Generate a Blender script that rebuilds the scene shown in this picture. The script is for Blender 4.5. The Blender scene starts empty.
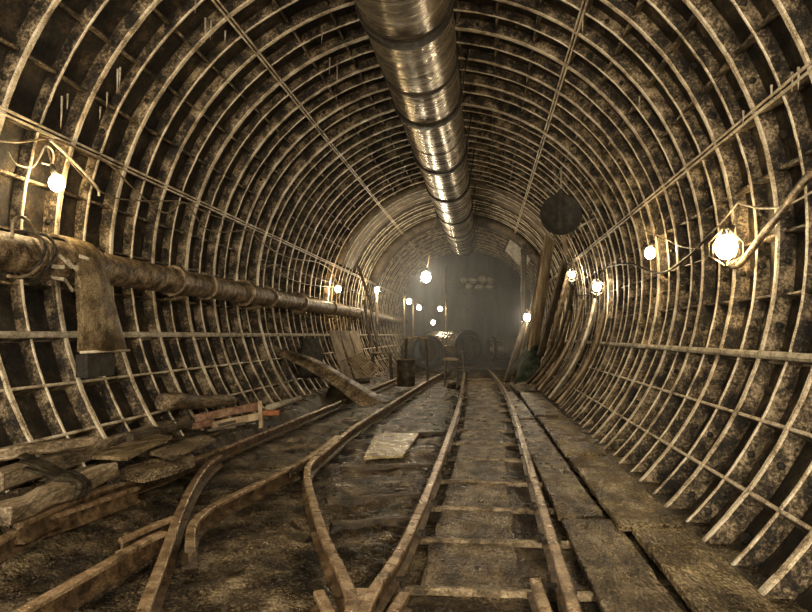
import bpy, math, random
from mathutils import Vector as V, noise, Matrix
random.seed(7)
SC = bpy.context.scene; COL = SC.collection
DEP = .14; R = 3.3; CZ = 2.253; F = 680.0
def rad(a): return a*math.pi/180
# ------------------------------------------------------------------ camera
CAM = V((0.86, 0, 1.395))
PITCH = math.atan((335-306)/F); YAW = math.atan((484-406)/F*math.cos(PITCH))
FW = V((-math.sin(YAW)*math.cos(PITCH), math.cos(YAW)*math.cos(PITCH), math.sin(PITCH)))
RT = V((math.cos(YAW), math.sin(YAW), 0)); UP = RT.cross(FW)
cd = bpy.data.cameras.new('camera'); cam = bpy.data.objects.new('camera', cd); COL.objects.link(cam)
cam.location = CAM; cam.rotation_euler = (math.pi/2+PITCH, 0, YAW)
cd.sensor_width = 36; cd.lens = F/812*36; cd.clip_start = .05
SC.camera = cam
# where a line of sight through the photograph meets a real surface of the tunnel
def ray(px, py): return FW*F + RT*(px-406) - UP*(py-306)
def onZ(px, py, z):
    d = ray(px, py); return CAM + d*((z-CAM.z)/d.z)
def onY(px, py, y):
    d = ray(px, py); return CAM + d*((y-CAM.y)/d.y)
def onW(px, py, r):
    d = ray(px, py); o = CAM - V((0, 0, CZ))
    a = d.x*d.x+d.z*d.z; b = 2*(o.x*d.x+o.z*d.z); c = o.x*o.x+o.z*o.z-r*r
    return CAM + d*((-b+math.sqrt(b*b-4*a*c))/(2*a))
def onX(px, py, x):
    d = ray(px, py); return CAM + d*((x-CAM.x)/d.x)
def polar(phi, r, y): return V((r*math.sin(rad(phi)), y, CZ+r*math.cos(rad(phi))))
# ------------------------------------------------------------------ materials
def mat(name, cols, scale=6, rough=(.5, .9), metal=0, bump=.4, fine=45, stretch=(1, 1, 1), spec=.5, detail=8, bdist=.02, grain=0):
    m = bpy.data.materials.new(name); m.use_nodes = True; nt = m.node_tree; N = nt.nodes; L = nt.links
    p = N['Principled BSDF']
    tc = N.new('ShaderNodeTexCoord'); mp = N.new('ShaderNodeMapping'); mp.inputs['Scale'].default_value = stretch
    L.new(tc.outputs['Object'], mp.inputs[0])
    n1 = N.new('ShaderNodeTexNoise'); n1.inputs['Scale'].default_value = scale; n1.inputs['Detail'].default_value = detail; n1.inputs['Roughness'].default_value = .65
    n2 = N.new('ShaderNodeTexNoise'); n2.inputs['Scale'].default_value = fine*1.25; n2.inputs['Detail'].default_value = 6; n2.inputs['Roughness'].default_value = .8
    L.new(mp.outputs[0], n1.inputs['Vector']); L.new(mp.outputs[0], n2.inputs['Vector'])
    mx = N.new('ShaderNodeMix'); mx.inputs[0].default_value = .5
    L.new(n1.outputs['Fac'], mx.inputs[2]); L.new(n2.outputs['Fac'], mx.inputs[3])
    cr = N.new('ShaderNodeValToRGB'); e = cr.color_ramp.elements
    k = len(cols)
    for i, c in enumerate(cols):
        pos = .425+.16*i/(k-1)
        if i == 0: e[0].position = pos; q = e[0]
        elif i == k-1: e[-1].position = pos; q = e[-1]
        else: q = e.new(pos)
        q.color = (*c, 1)
    L.new(mx.outputs[0], cr.inputs[0]); L.new(cr.outputs[0], p.inputs['Base Color'])
    mr = N.new('ShaderNodeMapRange'); mr.inputs[1].default_value = .15; mr.inputs[2].default_value = .65
    mr.inputs[3].default_value = rough[1]; mr.inputs[4].default_value = rough[0]
    n3 = N.new('ShaderNodeTexNoise'); n3.inputs['Scale'].default_value = scale*1.7; n3.inputs['Detail'].default_value = 4
    L.new(mp.outputs[0], n3.inputs['Vector']); L.new(n3.outputs['Fac'], mr.inputs[0]); L.new(mr.outputs[0], p.inputs['Roughness'])
    p.inputs['Metallic'].default_value = metal; p.inputs['Specular IOR Level'].default_value = spec
    if bump:
        b = N.new('ShaderNodeBump'); b.inputs['Strength'].default_value = bump; b.inputs['Distance'].default_value = bdist
        L.new(mx.outputs[0], b.inputs['Height']); L.new(b.outputs[0], p.inputs['Normal'])
        if grain:
            vo = N.new('ShaderNodeTexVoronoi'); vo.inputs['Scale'].default_value = grain; L.new(mp.outputs[0], vo.inputs['Vector'])
            b2 = N.new('ShaderNodeBump'); b2.inputs['Strength'].default_value = 1; b2.inputs['Distance'].default_value = .03; b2.invert = True
            L.new(vo.outputs['Distance'], b2.inputs['Height']); L.new(b.outputs[0], b2.inputs['Normal']); L.new(b2.outputs[0], p.inputs['Normal'])
    return m
def plain(name, c, rough=.6, metal=0): return mat(name, [tuple(x*.6 for x in c), c, tuple(min(1, x*1.35) for x in c)], 9, (max(.1, rough-.15), min(1, rough+.15)), metal, .25)
M = {}
M['iron'] = mat('cast_iron_panel', [(.003, .0025, .002), (.009, .007, .0045), (.028, .02, .012), (.1, .072, .04)], 4.5, (.3, .9), 0, .9, 30, bdist=.04)  # dark iron, deepened to near black for shade in the recessed cells
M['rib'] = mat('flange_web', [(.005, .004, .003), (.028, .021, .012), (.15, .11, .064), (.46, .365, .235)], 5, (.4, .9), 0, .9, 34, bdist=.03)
M['edge'] = mat('flange_edge', [(.16, .12, .07), (.52, .42, .28), (.74, .65, .48), (.86, .8, .66)], 5, (.3, .75), 0, .7, 50)  # pale lime deposit, lightened further to paint in light on the rib edges
M['lime'] = mat('lime_crust', [(.25, .2, .13), (.62, .54, .4), (.84, .79, .66)], 7, (.5, .9), 0, 1, 45, bdist=.04)
M['shot'] = mat('brown_sprayed_concrete', [(.035, .025, .015), (.11, .083, .05), (.2, .155, .1)], 4, (.6, .95), 0, .8, 30)
M['mud'] = mat('trodden_mud', [(.008, .006, .004), (.045, .032, .018), (.17, .125, .07), (.46, .37, .235)], 2.6, (.14, .75), 0, 1, 40, bdist=.09, grain=45)
M['rail'] = mat('rusty_rail_steel', [(.02, .013, .007), (.1, .063, .032), (.26, .175, .098)], 8, (.35, .7), .25, .45, 55)  # rust colour, darkened to paint in shade on the rail sides
M['railtop'] = mat('worn_rail_head', [(.07, .045, .025), (.32, .215, .12), (.56, .43, .285)], 7, (.22, .55), .35, .3, 60)
M['wood'] = mat('weathered_wood', [(.025, .017, .009), (.14, .098, .054), (.36, .27, .165)], 5, (.45, .9), 0, .7, 32, (1, .22, 1))
M['woodp'] = mat('pale_wood', [(.15, .105, .06), (.32, .24, .145), (.5, .4, .26)], 5, (.5, .9), 0, .6, 40, (1, 1, .25))
M['woodd'] = mat('dark_wet_wood', [(.015, .011, .007), (.055, .04, .024), (.13, .096, .058)], 5, (.3, .8), 0, .8, 30)
M['plank'] = mat('muddy_plank', [(.018, .013, .008), (.09, .063, .034), (.24, .178, .1), (.5, .41, .26)], 4, (.22, .8), 0, .9, 44, (1, .5, 1), bdist=.04, grain=50)
M['red'] = mat('red_painted_wood', [(.06, .03, .018), (.17, .085, .048), (.3, .19, .12)], 7, (.5, .9), 0, .5)
M['brick'] = mat('orange_brick', [(.25, .09, .04), (.45, .18, .08), (.55, .25, .12)], 12, (.7, .95), 0, .5)
M['duct'] = mat('galvanised_duct', [(.2, .17, .135), (.46, .41, .335), (.72, .66, .56)], 2.2, (.2, .42), .88, .12, 24, (.35, 3, .35))
M['ductj'] = mat('black_duct_joint', [(.006, .005, .004), (.02, .016, .012), (.05, .04, .03)], 8, (.5, .9), 0, .4)
M['pipe'] = mat('rusted_pipe', [(.02, .014, .008), (.1, .07, .038), (.28, .2, .118), (.5, .4, .26)], 6, (.35, .85), .1, .7, 40)
M['steel'] = mat('stained_steel', [(.04, .028, .014), (.18, .13, .068), (.42, .33, .19)], 5, (.35, .8), .15, .6, 40)
M['dark'] = mat('black_grime', [(.006, .005, .004), (.02, .016, .011), (.05, .04, .027)], 7, (.5, .95), 0, .7)
M['conc'] = mat('bulkhead_concrete', [(.05, .05, .048), (.12, .12, .115), (.2, .2, .19)], 1.6, (.7, .95), 0, .4, 20, (1, 1, .25))
M['wet'] = mat('wet_pale_board', [(.1, .075, .035), (.33, .26, .12), (.62, .52, .28)], 5, (.08, .5), 0, .5, 40)  # pale yellow partly paints in lamp reflections on the wet wood
M['wetplank'] = mat('wet_muddy_plank', [(.018, .013, .008), (.1, .072, .036), (.28, .21, .11), (.56, .46, .27)], 4, (.08, .6), 0, .8, 44, (1, .5, 1), bdist=.03, grain=50)
M['tie'] = mat('worn_steel_tie', [(.03, .022, .012), (.17, .125, .07), (.45, .36, .24)], 7, (.25, .6), .2, .5, 50)
M['beam'] = mat('grey_split_timber', [(.04, .029, .016), (.22, .165, .1), (.52, .43, .3)], 5, (.35, .8), 0, .8, 40, (1, .25, 1))
M['tarp'] = mat('green_tarpaulin', [(.01, .015, .01), (.03, .042, .028), (.07, .085, .058)], 5, (.6, .9), 0, .4, spec=.15)
M['sack'] = mat('dark_sacking', [(.01, .008, .005), (.035, .029, .02), (.075, .063, .043)], 6, (.75, .98), 0, .8, spec=.1)
M['cable'] = mat('dusty_cable', [(.08, .06, .035), (.2, .15, .09), (.34, .27, .17)], 8, (.4, .8), 0, .3)
M['pale'] = mat('pale_plastic', [(.2, .17, .12), (.45, .4, .31), (.68, .62, .5)], 6, (.4, .7), 0, .3)
M['white'] = mat('white_wrapping', [(.35, .31, .26), (.6, .55, .48), (.78, .74, .66)], 6, (.4, .7), 0, .5)
def emis(name, c, s):
    m = bpy.data.materials.new(name); m.use_nodes = True; nt = m.node_tree
    p = nt.nodes['Principled BSDF']; p.inputs['Base Color'].default_value = (.8, .75, .6, 1)
    p.inputs['Emission Color'].default_value = (*c, 1); p.inputs['Emission Strength'].default_value = s
    return m
BULB = 1.0
M['bulb'] = emis('glowing_bulb', (1, .72, .36), 120*BULB)
M['bulbbig'] = emis('glowing_big_bulb', (1, .74, .38), 60)
M['bulbdim'] = emis('glowing_dim_bulb', (1, .8, .52), 60)
M['bulbfar'] = emis('glowing_bulb_far', (1, .82, .56), 115*BULB)
# ------------------------------------------------------------------ mesh helper
class MB:
    def __init__(s): s.v = []; s.f = []; s.m = []; s.sm = []
    def face(s, f, mi=0, smooth=False): s.f.append(f); s.m.append(mi); s.sm.append(smooth)
    def rings(s, rs, closed=True, caps=True, mi=0, smooth=True, mis=None):
        b = len(s.v); n = len(rs[0])
        for r in rs: s.v.extend(V(p) for p in r)
        for i in range(len(rs)-1):
            for j in range(n if closed else n-1):
                a = b+i*n+j; c = b+i*n+(j+1) % n
                s.face((a, c, c+n, a+n), mis[j] if mis else mi, smooth)
        if caps and closed:
            s.face(tuple(b+j for j in range(n))[::-1], mi); e = b+(len(rs)-1)*n
            s.face(tuple(e+j for j in range(n)), mi)
        return s
    def tube(s, pts, r, n=8, mi=0, caps=True):
        pts = [V(p) for p in pts]; rs = []; up = V((0, 0, 1))
        for i, p in enumerate(pts):
            t = (pts[min(i+1, len(pts)-1)]-pts[max(i-1, 0)]).normalized()
            if abs(t.dot(up)) > .95: up = V((0, 1, 0)) if abs(t.y) < .9 else V((1, 0, 0))
            a = t.cross(up).normalized(); c = a.cross(t).normalized()
            q = r[i] if isinstance(r, (list, tuple)) else r
            rs.append([p+a*(q*math.cos(2*math.pi*k/n))+c*(q*math.sin(2*math.pi*k/n)) for k in range(n)])
        return s.rings(rs, True, caps, mi)
    def pipe(s, p0, p1, r, th, n=32, steps=6, corr=0, k=0):      # hollow tube with real wall thickness
        p0 = V(p0); p1 = V(p1); t = (p1-p0).normalized(); u = V((0, 0, 1)) if abs(t.z) < .9 else V((1, 0, 0))
        a = t.cross(u).normalized(); c = a.cross(t)
        def ring(q, p): return [p+a*(q*math.cos(2*math.pi*j/n))+c*(q*math.sin(2*math.pi*j/n)) for j in range(n)]
        out = []; inn = []
        for i in range(steps+1):
            w = corr*math.sin(i*math.pi/2*k) if k else 0
            p = p0.lerp(p1, i/steps); out.append(ring(r+w, p)); inn.append(ring(r-th+w, p))
        rs = out+inn[::-1]+[out[0]]
        return s.rings(rs, True, False)
    def box(s, c, sx, sy, sz, rot=None, mi=0):
        c = V(c); b = len(s.v)
        for x in (-1, 1):
            for y in (-1, 1):
                for z in (-1, 1):
                    p = V((x*sx/2, y*sy/2, z*sz/2)); s.v.append(c+(rot @ p if rot else p))
        for f in ((0, 1, 3, 2), (4, 6, 7, 5), (0, 4, 5, 1), (2, 3, 7, 6), (0, 2, 6, 4), (1, 5, 7, 3)): s.face(tuple(b+i for i in f), mi)
        return s
    def board(s, p0, p1, w, t, side=None, n=10, jit=.006, ends=.02, mi=0):    # rough sawn board from p0 to p1
        p0 = V(p0); p1 = V(p1); d = (p1-p0).normalized()
        side = V(side).normalized() if side is not None else d.cross(V((0, 0, 1))).normalized()
        side = (side-d*side.dot(d)).normalized(); up = side.cross(d).normalized(); rs = []
        sd = random.random()*99
        for i in range(n+1):
            f = i/n; p = p0.lerp(p1, f); r = []
            ch = min(w, t)*.16
            for (x, y) in ((-w/2+ch, -t/2), (w/2-ch, -t/2), (w/2, -t/2+ch), (w/2, t/2-ch), (w/2-ch, t/2), (w*.17, t/2), (-w*.17, t/2), (-w/2+ch, t/2), (-w/2, t/2-ch), (-w/2, -t/2+ch)):
                q = p+side*x+up*y
                j = noise.noise_vector(q*4.3+V((sd, 0, 0)))*jit
                if i in (0, n): j = j+d*(noise.noise(q*9+V((0, sd, 0)))*ends)
                r.append(q+j)
            rs.append(r)
        return s.rings(rs, True, True, mi, False)
    def build(s, name, m, parent=None):
        me = bpy.data.meshes.new(name); me.from_pydata([tuple(p) for p in s.v], [], s.f)
        for q in (m if isinstance(m, (list, tuple)) else [m]): me.materials.append(M[q])
        me.polygons.foreach_set('material_index', s.m); me.polygons.foreach_set('use_smooth', s.sm)
        me.update()
        o = bpy.data.objects.new(name, me); COL.objects.link(o)
        if parent: o.parent = parent
        return o
def tag(o, label, cat, group=None, kind=None):
    if label: o['label'] = label
    if cat: o['category'] = cat
    if group: o['group'] = group
    if kind: o['kind'] = kind
    return o
def empty(name, label, cat, group=None, loc=(0, 0, 0)):
    o = bpy.data.objects.new(name, None); COL.objects.link(o); o.location = loc; o.empty_display_size = .1
    return tag(o, label, cat, group)
def part(root, mb, name, m):                     # a part built in place: keep world coordinates under a moved empty
    o = mb.build(name, m, root); o.matrix_parent_inverse = Matrix.Translation(root.location).inverted() if root.type == 'EMPTY' else Matrix(); return o
def spline(pts, n=8):
    pts = [V(p) for p in pts]; out = []
    for i in range(len(pts)-1):
        a, b = pts[i], pts[i+1]; z = pts[max(i-1, 0)]; c = pts[min(i+2, len(pts)-1)]
        for k in range(n):
            t = k/n; out.append(.5*((2*b.lerp(a, 1)) + (b-z)*t + (2*z-5*a+4*b-c)*t*t + (3*a-z-3*b+c)*t**3) if False else
                0.5*((2*a)+(b-z)*t+(2*z-5*a+4*b-c)*t*t+(3*a-z-3*b+c)*t*t*t))
    out.append(pts[-1]); return out
# ------------------------------------------------------------------ rails (polylines first: the ground is trodden down beside them)
HEAD = .12
def railpts(px, z=HEAD):
    zs = z if isinstance(z, (list, tuple)) else [z]*len(px)
    return spline([onZ(a, b, zz) for (a, b), zz in zip(px, zs)], 7)
RAILS = dict(
 right=railpts([(592, 655), (573, 603), (531.4, 469), (512.5, 406), (505, 390), (497, 377.6), (491, 371), (486, 366.5)]),
 left=railpts([(356, 655), (362, 618), (374, 588), (410, 529.6), (444, 448), (459, 402.7), (463.5, 380), (464.5, 372), (463, 366.5)]),
 wing=railpts([(349, 655), (350, 620), (351, 600), (346, 580), (323, 531), (310, 490), (307, 472), (312, 460), (330, 446), (357, 424), (398, 399), (425, 382), (442, 373), (452, 368)]),
 closure=railpts([(190, 547), (192.5, 524), (207, 509), (226, 498), (275, 474), (313, 453.5), (337, 435.5)]),
 curve=railpts([(132, 640), (145, 604), (165, 538+14), (180, 510), (193, 483), (206, 465), (220, 454)]),
 outer=railpts([(18, 523), (69, 500), (103, 487), (140, 476.5), (180, 463), (219, 448.5), (262, 432), (300, 417), (345, 399), (398, 377.5)], [.24, .22, .2, .18, .15, .12, .12, .12, .12, .12]),
 bar=railpts([(-15, 547), (7, 534), (34, 519), (69, 509), (137, 486)], [.2, .2, .19, .18, .15]),
 frog=railpts([(-10, 628), (30, 604), (100, 565), (143, 540), (163, 531)]),
)
def near_rail(x, y):
    best = 9
    for pts in RAILS.values():
        for i in range(0, len(pts)-1, 2):
            a = pts[i]; b = pts[min(i+2, len(pts)-1)]
            dx, dy = b.x-a.x, b.y-a.y; l = dx*dx+dy*dy or 1e-9
            t = max(0, min(1, ((x-a.x)*dx+(y-a.y)*dy)/l))
            d = math.hypot(x-a.x-t*dx, y-a.y-t*dy)
            if d < best: best = d; bz = a.z+(b.z-a.z)*t
    return best, (bz if best < 9 else 0)
def sm(a, b, x):
    t = max(0, min(1, (x-a)/(b-a))); return t*t*(3-2*t)
def ground(x, y, detail=True):
    z = -.05
    z += sm(-1.75, -2.55, x)*.27*(1-sm(15, 22, y)*.3)
    if y > 18: z += sm(24, 29, y)*.14
    if detail:
        k = 1-.65*sm(.3, .5, x)
        z += noise.fractal(V((x*2.1, y*2.1, 0)), 1, 2, 5)*.035*k+noise.fractal(V((x*9, y*9, 3)), 1, 2, 4)*.02*k+noise.fractal(V((x*26, y*26, 8)), 1, 2, 2)*.008*k
    d, bz = near_rail(x, y)
    if d < .22: z = min(z, bz-.16+sm(.07, .22, d)*.09)-.02*(1-sm(.1, .22, d))
    return z
fl = MB(); xs = [-3.0+i*.034 for i in range(int(5.72/.034)+1)]
ys = [-8, -4, -1, 1]; y = 2.0
while y < 6.5: ys.append(y); y += .032
while y < 14: ys.append(y); y += .06
while y < 34.3: ys.append(y); y += .25
rows = [[V((x, y, ground(x, y))) for x in xs] for y in ys]
fl.rings(rows, closed=False, caps=False)
fl = fl.build('floor', 'mud'); tag(fl, 'dark wet muddy tunnel floor strewn with dirt between the tracks', 'floor', None, 'structure')
# ------------------------------------------------------------------ tunnel lining
RY = [7.08+.49*k for k in range(-11, 55)]
def crust(phi, y, s): return noise.noise(V((phi*.23, y*3.1, s)))
def shell(name, a0, a1, label):
    m = MB(); n = int((a1-a0)/3); yy = [-8, -4, 0]+[1.2+.7*i for i in range(48)]
    for r, flip in ((R+DEP, 0), (R+.3, 1)):
        rows = []
        for i in range(n+1):
            ph = a0+(a1-a0)*i/n
            rows.append([polar(ph, r+(noise.noise(V((ph*.2, y*1.7, 1)))*.02 if not flip else 0), y) for y in yy])
        m.rings(rows, False, False)
    # grouting plugs on every second panel
    for k in range(6, 40, 1):
        y = RY[k]+.245
        for j in range(int(a0/9), int(a1/9)):
            if (j*7+k*3) % 4: continue
            ph = j*9+4.5
            if not a0 < ph < a1: continue
            c = polar(ph, R+DEP, y); ax = V((-math.sin(rad(ph)), 0, -math.cos(rad(ph))))
            m.tube([c-ax*.01, c+ax*.035, c+ax*.05], [.05, .045, .03], 7)
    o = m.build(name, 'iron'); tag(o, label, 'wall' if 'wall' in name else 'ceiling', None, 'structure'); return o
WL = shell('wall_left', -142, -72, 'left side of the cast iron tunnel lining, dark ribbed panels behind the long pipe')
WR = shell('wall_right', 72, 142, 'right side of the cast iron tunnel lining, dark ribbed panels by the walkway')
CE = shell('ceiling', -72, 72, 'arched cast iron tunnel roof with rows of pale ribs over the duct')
def rib(parent, a0, a1, y, th, r0, seed):
    m = MB(); n = int((a1-a0)/1.2); rs = []
    for i in range(n+1):
        ph = a0+(a1-a0)*i/n; c = crust(ph, y, seed); w = th/2*(1+.2*crust(ph*2, y, seed+9)+.16*crust(ph*9, y, seed+3)); r = r0+.005*c+.004*crust(ph*8, y, seed+7)
        yo = .008*crust(ph*.3, y, seed+5)-.035*R*math.sin(rad(ph))
        rs.append([polar(ph, R+DEP+.005, y-w+yo), polar(ph, r+.012, y-w+yo), polar(ph, r, y-w*.6+yo), polar(ph, r, y+w*.6+yo), polar(ph, r+.012, y+w+yo), polar(ph, R+DEP+.005, y+w+yo)])
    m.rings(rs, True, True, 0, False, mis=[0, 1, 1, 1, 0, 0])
    if y < 15:                                   # ring bolts on the web
        for j in range(int(a0/9)-1, int(a1/9)+1):
            ph = j*9+4.5+.8*crust(j*31, y, 2)
            if a0+1 < ph < a1-1 and (j*5+int(y*10)*3) % 7 < 3:
                c = polar(ph, R+DEP*.55, y-th/2+.01-.035*R*math.sin(rad(ph))); m.tube([c, c-V((0, .028, 0)), c-V((0, .034, 0))], [.03, .027, .012], 6, 2)
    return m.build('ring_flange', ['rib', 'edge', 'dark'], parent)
for k, y in enumerate(RY):
    thick = (k-11) % 2 == 0
    random.seed(k); th = random.uniform(.06, .1) if thick else random.uniform(.024, .042); r0 = R if thick else R+.02
    if y > 18.4: th = .06
    big = k == 21
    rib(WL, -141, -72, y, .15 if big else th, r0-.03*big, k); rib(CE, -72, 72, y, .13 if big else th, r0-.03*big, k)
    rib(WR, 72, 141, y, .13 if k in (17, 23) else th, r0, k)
def longi(parent, phi, th, r0, r1, m, name, seed, dphi=0):
    mb = MB(); rs = []; y = 1.3; side = V((math.cos(rad(phi)), 0, -math.sin(rad(phi))))
    while y < 34.2:
        r = r0+.012*noise.noise(V((y*2.5, seed, phi))); w = th/2*(1+.3*noise.noise(V((y*3, seed+4, phi))))
        rs.append([polar(phi, r1, y)-side*(w*1.7), polar(phi, r+.012, y)-side*w, polar(phi, r, y)-side*(w*.6), polar(phi, r, y)+side*(w*.6), polar(phi, r+.012, y)+side*w, polar(phi, r1, y)+side*(w*1.7)])
        y += .12
    mb.rings(rs, True, True, 0, False, mis=[0, 1, 1, 1, 0, 0]); return mb.build(name, m, parent)
for k in range(-15, 16):
    phi = k*9
    if abs(phi) > 140: continue
    par = WL if phi < -72 else (WR if phi > 72 else CE)
    if k % 4 == 0:
        if phi < -72: phi = -72+(phi+72)*33/36
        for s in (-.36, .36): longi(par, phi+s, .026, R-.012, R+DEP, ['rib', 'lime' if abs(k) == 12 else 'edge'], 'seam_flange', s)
        if abs(k) == 12: longi(par, phi, .05, R-.022, R+.1, ['lime', 'lime'], 'lime_seam', 3)
    else:
        if phi < -72: phi = -72+(phi+72)*33/36
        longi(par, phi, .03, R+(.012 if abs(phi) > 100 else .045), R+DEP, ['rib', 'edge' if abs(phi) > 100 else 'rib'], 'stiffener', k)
# brown concreted rings and lip arch in the far crown
def band(name, a0, a1, r0, r1, y0, y1, m, parent):
    mb = MB(); n = int((a1-a0)/3); rs = []
    for i in range(n+1):
        ph = a0+(a1-a0)*i/n; w = lambda q: .03*noise.noise(V((ph*.3, q, 7)))
        rs.append([polar(ph, r1, y0), polar(ph, r0+w(1), y0), polar(ph, r0+w(2)+.01, (y0+y1)/2), polar(ph, r0+w(3), y1), polar(ph, r1, y1)])
    mb.rings(rs, True, True); o = mb.build(name, m, parent); return o
band('concrete_band', -70, 60, R+.015, R+.13, 18.3, 20.4, 'shot', CE)
band('dark_band', -70, 70, R+.04, R+.13, 20.5, 23.4, 'iron', CE)
band('lip_arch', -71, 71, R-.2, R+.1, 23.6, 24.3, 'shot', CE)
# lime icicles hanging from the roof ribs
ic = MB()
for (px, py, L) in [(63, 100, .28), (66, 96, .12), (118, 72, .22), (120, 70, .16), (107, 95, .13), (101, 110, .1), (205, 20, .25), (210, 22, .18), (197, 5, .1), (322, 28, .2), (330, 60, .22), (337, 62, .35), (225, 33, .1), (790, 78, .12), (742, 115, .1), (715, 140, .08), (640, 98, .12), (800, 70, .14), (583, 18, .15), (770, 90, .08)]:
    p = onW(px, py, R-.002)+V((0, random.uniform(-.04, .04), .03)); ic.tube([p, p-V((0, 0, L*.6)), p-V((.005, 0, L+.03))], [.012, .008, .002], 5)
tag(ic.build('lime_icicle', 'lime', CE), 'thin white lime icicles hanging from the roof ribs', None, None, 'stuff')
# far bulkhead and its opening on the left
bw = MB(); y0 = 34.0
bw.box((1.2, y0+.2, 2.6), 4.9, .4, 6.6)
tag(bw.build('wall_end', 'conc'), 'grey stained concrete bulkhead closing the far end of the tunnel', 'wall', None, 'structure')
bw = MB(); bw.box((0, 37.2, 2.6), 7.4, .3, 7); tag(bw.build('wall_back', 'conc'), 'dim concrete face seen through the gap left of the bulkhead', 'wall', None, 'structure')
# ------------------------------------------------------------------ rails as things
def rail(name, pts, label, group='rails of the turnout', w=.062, h=.13, tagit=True):
    m = MB(); rs = []; prof = [(-.045, -h), (.045, -h), (.045, -h+.014), (.009, -h+.03), (.009, -.036), (w/2, -.028), (w/2, -.006), (w/2-.008, 0), (-w/2+.008, 0), (-w/2, -.006), (-w/2, -.028), (-.009, -.036), (-.009, -h+.03), (-.045, -h+.014)]
    for i, p in enumerate(pts):
        t = (pts[min(i+1, len(pts)-1)]-pts[max(i-1, 0)]); t.z = 0; t.normalize(); s = V((t.y, -t.x, 0))
        rs.append([p+s*x+V((0, 0, z)) for x, z in prof])
    m.rings(rs, True, True, 0, False, mis=[0, 0, 0, 0, 0, 1, 1, 1, 1, 1, 0, 0, 0, 0])
    o = m.build(name, ['rail', 'railtop']); return tag(o, label, 'rail', group) if tagit else o
r_right = rail('rail', RAILS['right'], 'long rusty rail next to the plank walkway, right side of the sleepered track')
r_left = rail('rail', RAILS['left'], 'long rusty rail forming the right arm of the big V')
r_wing = rail('rail', RAILS['wing'], 'rusty rail bent like a hockey stick, left arm of the big V')
r_clos = rail('rail', RAILS['closure'], 'straight rail with a kinked short near end, between the two crossing points')
r_curve = rail('rail', RAILS['curve'], 'curved rusty rail running to the bottom edge and crossing the short check rail')
r_out = rail('rail', RAILS['outer'], 'long outer rail beside the debris heap, passing left of the curved sheet')
r_bar = rail('rail', RAILS['bar'], 'short rail with a free end parallel to the outer rail, by the wrapped timber')
r_frog = rail('rail', RAILS['frog'], 'rail entering the crossing from the lower left corner')
rail('check_rail', [onZ(122, 538, .13), onZ(150, 525.5, .13), onZ(166, 519, .13), onZ(174, 516, .13)], 'thin short check rail lying across the left crossing point', w=.05, h=.1)
rail('check_rail', [onZ(319, 590, .07), onZ(331, 614, .07), onZ(345, 640, .07)], 'short check rail stub left of the big V point', w=.06, h=.1)
rail('check_rail', [onZ(404, 592, .07), onZ(390, 614, .07), onZ(380, 635, .07)], 'short check rail stub right of the big V point', w=.06, h=.1)
rail('check_rail', [onZ(535, 578, .07), onZ(545, 606, .07), onZ(556, 640, .07)], 'short check rail stub just inside the walkway side rail', w=.06, h=.1)
# throat block of the V, fish plates, spikes
m = MB(); a, b = onZ(353, 588, .112), onZ(371, 588, .112); c, d = onZ(366, 606, .112), onZ(354, 606, .112); e, f = onZ(358, 640, .112), onZ(352, 640, .112)
P = [a, b, c, e, f, d]; m.rings([[p-V((0, 0, .1)) for p in P], P], True, True, 0, False); part(r_wing, m, 'throat_block', 'railtop')
def fish(root, pts, i, n=3):
    a, b = pts[i], pts[i+n]; t = (b-a).normalized(); s = V((t.y, -t.x, 0))
    m = MB(); m.board(a+s*.03-V((0, 0, .065)), b+s*.03-V((0, 0, .065)), .055, .018, V((0, 0, 1)), 4, .001); o = part(root, m, 'fishplate', 'rail')
    for k in range(4):
        q = a.lerp(b, .14+.24*k)+s*.038-V((0, 0, .065)); m = MB(); m.tube([q, q+s*.028], .014, 6)
        o2 = m.build('bolt', 'dark', o)
fish(r_out, RAILS['outer'], 22, 5); fish(r_right, RAILS['right'], 10, 2); fish(r_left, RAILS['left'], 26, 2); fish(r_clos, RAILS['closure'], 30, 4)
SLY = [3.85, 4.78, 5.66, 6.7, 7.9, 9.05, 10.3, 11.7, 13.0, 14.3, 15.7, 17.2, 18.8, 20.5, 22.3]
def xat(pts, y):
    for i in range(len(pts)-1):
        if (pts[i].y-y)*(pts[i+1].y-y) <= 0:
            t = (y-pts[i].y)/((pts[i+1].y-pts[i].y) or 1e-9); return pts[i].x+(pts[i+1].x-pts[i].x)*t
    return None
ORD = ['first', 'second', 'third', 'fourth', 'fifth', 'sixth', 'seventh', 'eighth', 'ninth', 'tenth', 'eleventh', 'twelfth', 'thirteenth', 'fourteenth', 'fifteenth', 'sixteenth', 'seventeenth', 'eighteenth', 'nineteenth']
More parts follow.
